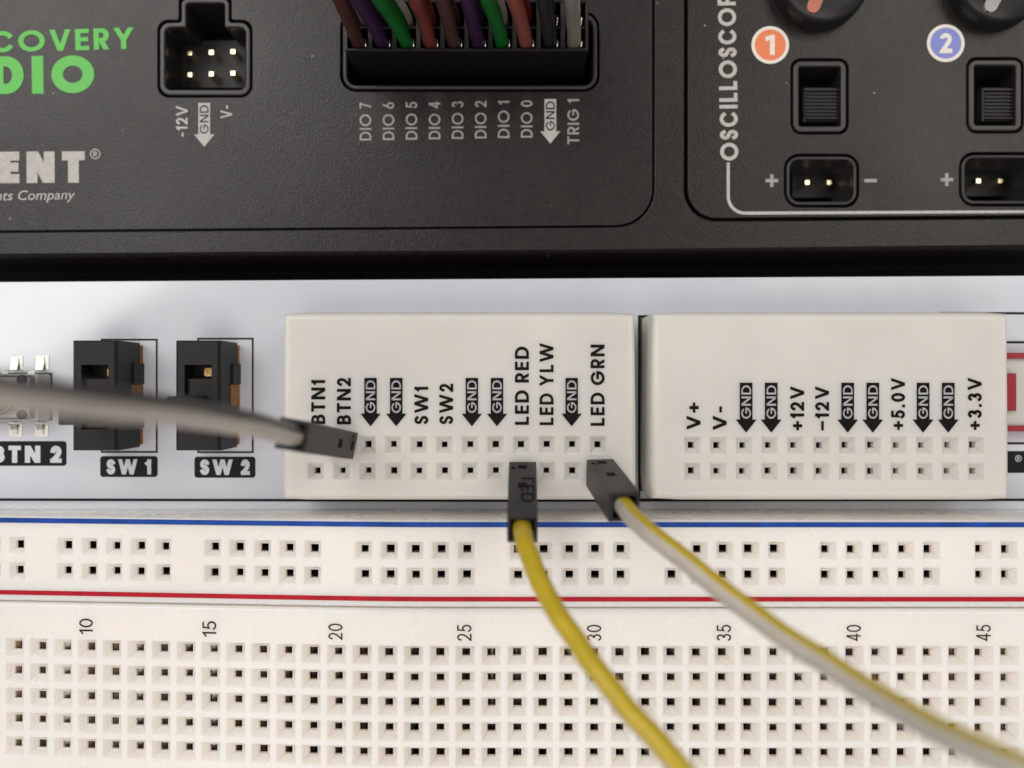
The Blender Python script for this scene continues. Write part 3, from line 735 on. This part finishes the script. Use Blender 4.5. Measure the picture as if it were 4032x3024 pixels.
def housing(parent, base, top, w, face, label=None, word=None):
    """hollow square connector shell from base (at the block) to top (where the wire enters); face = direction of its latch side"""
    b = Vector(base); tp = Vector(top); ax = (tp - b); L = ax.length; az = ax.normalized()
    f = Vector(face); ay = (f - az * f.dot(az)).normalized(); axx = ay.cross(az).normalized()
    T = Matrix(((axx.x, ay.x, az.x, b.x), (axx.y, ay.y, az.y, b.y), (axx.z, ay.z, az.z, b.z), (0, 0, 0, 1)))
    h = w / 2; ih = h - 0.30; c = 0.10
    V = []; F = []
    def sq(e, z, cc=0): return [(-e, -e, z), (e, -e, z), (e, e, z), (-e, e, z)]
    rings = [sq(h - c, 0), sq(h, c), sq(h, L - c), sq(h - c, L), sq(ih, L), sq(ih, L - 4.2)]
    for r_ in rings: V += r_
    # front (latch) face is made as a grid with windows; skip it in the wall ring
    for k in range(5):
        for i in range(4):
            if k == 1 and i == 2: continue
            j = (i + 1) % 4; F.append((k * 4 + i, k * 4 + j, k * 4 + 4 + j, k * 4 + 4 + i))
    F += [(3, 2, 1, 0), (20, 21, 22, 23)]
    m = MB(); m.add(V, F)
    us = [-h, -0.42, 0.42, h]; vv = [c, 0.75, 1.55, 4.3, 5.4, L - c]
    for i in range(3):
        for j in range(5):
            if i == 1 and j in (1, 3):
                a, b2, e, g = us[i], us[i + 1], vv[j], vv[j + 1]; dp = 0.45
                o_ = [(a, h, e), (b2, h, e), (b2, h, g), (a, h, g)]; n_ = [(x, h - dp, z) for x, _, z in o_]
                m.add(o_ + n_, [(0, 1, 5, 4), (1, 2, 6, 5), (2, 3, 7, 6), (3, 0, 4, 7), (4, 5, 6, 7)])
            else: m.add([(us[i], h, vv[j]), (us[i + 1], h, vv[j]), (us[i + 1], h, vv[j + 1]), (us[i], h, vv[j + 1])], [(0, 1, 2, 3)])
    for kf in range(len(m.F)):
        if all(m.V[i_][2] >= L - 4.3 and abs(m.V[i_][0]) <= ih + 1e-6 and abs(m.V[i_][1]) <= ih + 1e-6 for i_ in m.F[kf]) or all(m.V[i_][2] >= L - c - 1e-6 for i_ in m.F[kf]): m.I[kf] = 1  # opening walls and rim coloured blacker, painted shade of the hollow end
    hs = m.build('connector_housing', [M['housing'], M['deep']], parent, label, T)
    k = MB(); k.box(-0.32, -0.32, -3.2, 0.32, 0.32, 0.3); k.build('pin', M['gold'], parent, None, T)
    # small moulded triangle beside the lower window
    k = MB(); k.add([(-0.95, h + .015, 0.9), (-0.6, h + .015, 1.7), (-1.15, h + .015, 1.6)], [(0, 1, 2)]); k.build('moulded_mark', M['ink'], hs, None, T)
    if word:
        me = text_mesh(word, 0.15); xs_ = [v.co.x for v in me.vertices]; ys_ = [v.co.y for v in me.vertices]
        s1 = 4.6 / (max(xs_) - min(xs_)); s2 = 1.25 / (max(ys_) - min(ys_))
        Q = Matrix(((0, 1, 0, -0.7), (0, 0, 1, h + .02), (1, 0, 0, 3.6), (0, 0, 0, 1)))
        Q = Matrix(((0, -1, 0, 1.1), (0, 0, 1, h + .02), (1, 0, 0, 3.4), (0, 0, 0, 1)))
        me.transform(T @ Q @ Matrix.Diagonal((s1, s2, 1, 1)) @ Matrix.Translation((-min(xs_), -min(ys_), 0)))
        me.materials.clear(); me.materials.append(M['ink']); put('moulded_word', me, hs)
    return T, L

RW = 0.85
# grey wire to BTN2
b0 = (-16.75, -5.95, HB + 0.35); t0 = D(1150, 1712, 63.5)
gw = thing('jumper_wire', 'blurred grey and white jumper wire plugged into the BTN2 hole', 'jumper wire', (b0[0], b0[1], HB), 'jumper wires plugged into the terminal block')
housing(gw, b0, t0, 2.62, (1, -0.15, 0.2))
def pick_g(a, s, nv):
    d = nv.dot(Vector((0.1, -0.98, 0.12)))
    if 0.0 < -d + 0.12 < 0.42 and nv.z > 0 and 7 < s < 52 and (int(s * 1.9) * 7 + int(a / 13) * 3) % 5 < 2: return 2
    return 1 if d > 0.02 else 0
ax0 = (Vector(t0) - Vector(b0)).normalized()
pts = [tuple(Vector(t0) - ax0 * 3.5), tuple(Vector(t0) - ax0 * 0.4), D(1082, 1694, 59.5), D(968, 1666, 54.5), D(800, 1637, 50), D(607, 1610, 45), D(330, 1580, 40), D(0, 1550, 36.5), D(-420, 1516, 34), D(-900, 1486, 32)]
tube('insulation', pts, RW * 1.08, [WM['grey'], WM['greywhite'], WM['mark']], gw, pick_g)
# yellow wire to LED RED
b1 = (1.06, -8.88, HB + 0.35); t1 = D(2057, 2086, 67.0)
yw = thing('jumper_wire', 'yellow jumper wire plugged in under the LED RED label', 'jumper wire', (b1[0], b1[1], HB), 'jumper wires plugged into the terminal block')
housing(yw, b1, t1, 2.66, (0, 1, 0.2), word='LED')
ax1 = (Vector(t1) - Vector(b1)).normalized()
pts = [tuple(Vector(t1) - ax1 * 3.5), tuple(Vector(t1) - ax1 * 0.4), D(2062, 2118, 65.2), D(2080, 2175, 63.6), D(2126, 2289, 61.5), D(2188, 2405, 59.5), D(2256, 2505, 58), D(2341, 2626, 56.2), D(2457, 2777, 54.5), D(2560, 2887, 53.2), D(2665, 3012, 52), D(2900, 3300, 50), D(3150, 3600, 48)]
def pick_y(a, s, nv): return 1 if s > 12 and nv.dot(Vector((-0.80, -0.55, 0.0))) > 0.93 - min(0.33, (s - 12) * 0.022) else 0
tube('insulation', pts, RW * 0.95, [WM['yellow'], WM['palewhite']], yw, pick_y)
# yellow and white wire to LED GRN
b2 = (8.66, -8.72, HB + 0.35); t2 = D(2459, 1998, 67.0)
ww = thing('jumper_wire', 'half yellow half white jumper wire plugged in under the LED GRN label', 'jumper wire', (b2[0], b2[1], HB), 'jumper wires plugged into the terminal block')
housing(ww, b2, t2, 2.66, (0, 1, 0.2))
ax2 = (Vector(t2) - Vector(b2)).normalized()
pts = [tuple(Vector(t2) - ax2 * 3.5), tuple(Vector(t2) - ax2 * 0.4), D(2492, 2036, 65), D(2545, 2088, 63), D(2690, 2200, 60.5), D(2870, 2346, 58), D(3053, 2480, 55.5), D(3235, 2600, 53), D(3417, 2716, 50.5), D(3660, 2860, 47), D(3903, 2972, 44), D(4150, 3080, 42), D(4600, 3270, 40)]
def pick_w(a, s, nv): return 1 if nv.dot(Vector((-0.55, -0.80, 0.22))) > -0.22 else 0
tube('insulation', pts, RW * 0.97, [WM['yellow'], WM['palewhite']], ww, pick_w)

# ------------------------------------------------------------------ multi-wire plug in the digital header
ZC = 2.3
har = thing('wire_harness', 'black multi-way plug with a bundle of coloured wires in the wide header', 'wire harness', (0, 36, -9))
c0 = P(1362, 199, ZC); c1 = P(2311, 199, ZC)
hx0, hx1, hy0 = c0[0], c1[0], c0[1]; pit = (hx1 - hx0) / 10
m = MB()
# outer shell walls, divider walls and floor of the wire cells, two rows
dz = ZC - 2.0
m.box(hx0, hy0, ZP - 8, hx1, hy0 + 0.28, ZC - 0.02, 0, 0.08)
m.box(hx0, hy0 + pit * 1 - 0.0, ZP - 8, hx1, hy0 + pit + 0.24, ZC - 0.5)
m.box(hx0, hy0 + 2 * pit, ZP - 8, hx1, hy0 + 2 * pit + 0.28, ZC, 0, 0.08)
for i in range(11):
    x = hx0 + pit * i; wd = 0.26 if 0 < i < 10 else 0.16
    m.box(x - wd, hy0 + 0.02, ZP - 8, x + wd, hy0 + 2 * pit + 0.1, ZC - 0.03 - 0.004 * i, 0, 0.05)
m.box(hx0, hy0 + .1, ZP - 8, hx1, hy0 + 2 * pit, dz - 2.5)
m.build('plug_housing', M['plug'], har)
names = ['brown', 'purple', 'green', 'orange', 'darkbrown', 'purple', 'green', 'salmon', 'black', 'lightgrey']
nice = {'darkbrown': 'dark brown', 'lightgrey': 'light grey'}
lean = [0.0, -1.0, -1.5, -0.3, -0.7, -0.7, -1.2, -1.5, -1.0, -1.0]
for row in (0, 1):
    for i in range(10):
        x = hx0 + pit * (i + 0.46); y = hy0 + pit * (row + 0.46)
        lx = lean[i] + (R.uniform(-0.9, 0.2) if row else R.uniform(-.2, .2)); ly = 0.35 if row == 0 else 0.9
        st = [(x, y, dz - 2.0), (x, y, dz + 0.8), (x + lx * .12, y + ly * .2, ZC + 1.4), (x + lx * .55, y + ly * .6, ZC + 5.0), (x + lx * 1.1, y + ly * 1.2 + R.uniform(-.3, .3), ZC + 9.5),
              (x + lx * 1.9, y + ly * 3 + 1, ZC + 15), (x + lx * 2.8, y + ly * 5 + 6, ZC + 22)]
        nm = names[i]
        if row == 0:
            if nm == 'orange':
                pk = lambda a, s, nv: 1 if (nv.dot(Vector((-.75, -.65, 0))) > .88 and int(s * 1.3) % 3 != 0) else 0
                tube('wire', st, 0.72, [WM['orange'], WM['mark']], har, pk, 20, 8, 'orange wire with dark printed marks')
            else: tube('wire', st, 0.72, [WM[nm]], har, None, 20, 8, nice.get(nm, nm) + ' wire of the front row')
        else:
            nm2 = {'salmon': 'red', 'lightgrey': 'lightgrey'}.get(nm, nm)
            pk = lambda a, s, nv: 1 if nv.dot(Vector((.8, -.5, .2))) > .82 else 0
            tube('wire', st, 0.66, [WM[nm2], WM['palewhite'] if i in (0, 2, 6, 9) else WM[nm2]], har, pk, 20, 8, nice.get(nm2, nm2) + ' wire of the rear row with a pale stripe')
        # crimp ear beside the wire
        k = MB(); cxp = x + pit * 0.33; V = []; F = []
        for kk in range(7):
            a = math.pi * (kk / 6 - 0.5)
            V += [(cxp + 0.10 * math.cos(a) - .04, y - 0.22 + 0.55 * math.sin(a), ZC - 0.25 - 0.35 * abs(math.sin(a))), (cxp + 0.10 * math.cos(a) - .08, y - 0.15 + 0.55 * math.sin(a), dz - 1.5)]
        for kk in range(6): F.append((2 * kk, 2 * kk + 2, 2 * kk + 3, 2 * kk + 1))
        V += [(a - .17, b, c - .1) for a, b, c in V[:14]]
        for kk in range(6): F += [(14 + 2 * kk, 14 + 2 * kk + 1, 14 + 2 * kk + 3, 14 + 2 * kk + 2), (2 * kk, 14 + 2 * kk, 14 + 2 * kk + 2, 2 * kk + 2)]
        k.add(V, F, 0, True)
        if row == 0 or i >= 8: k.build('crimp', M['tin'], har)
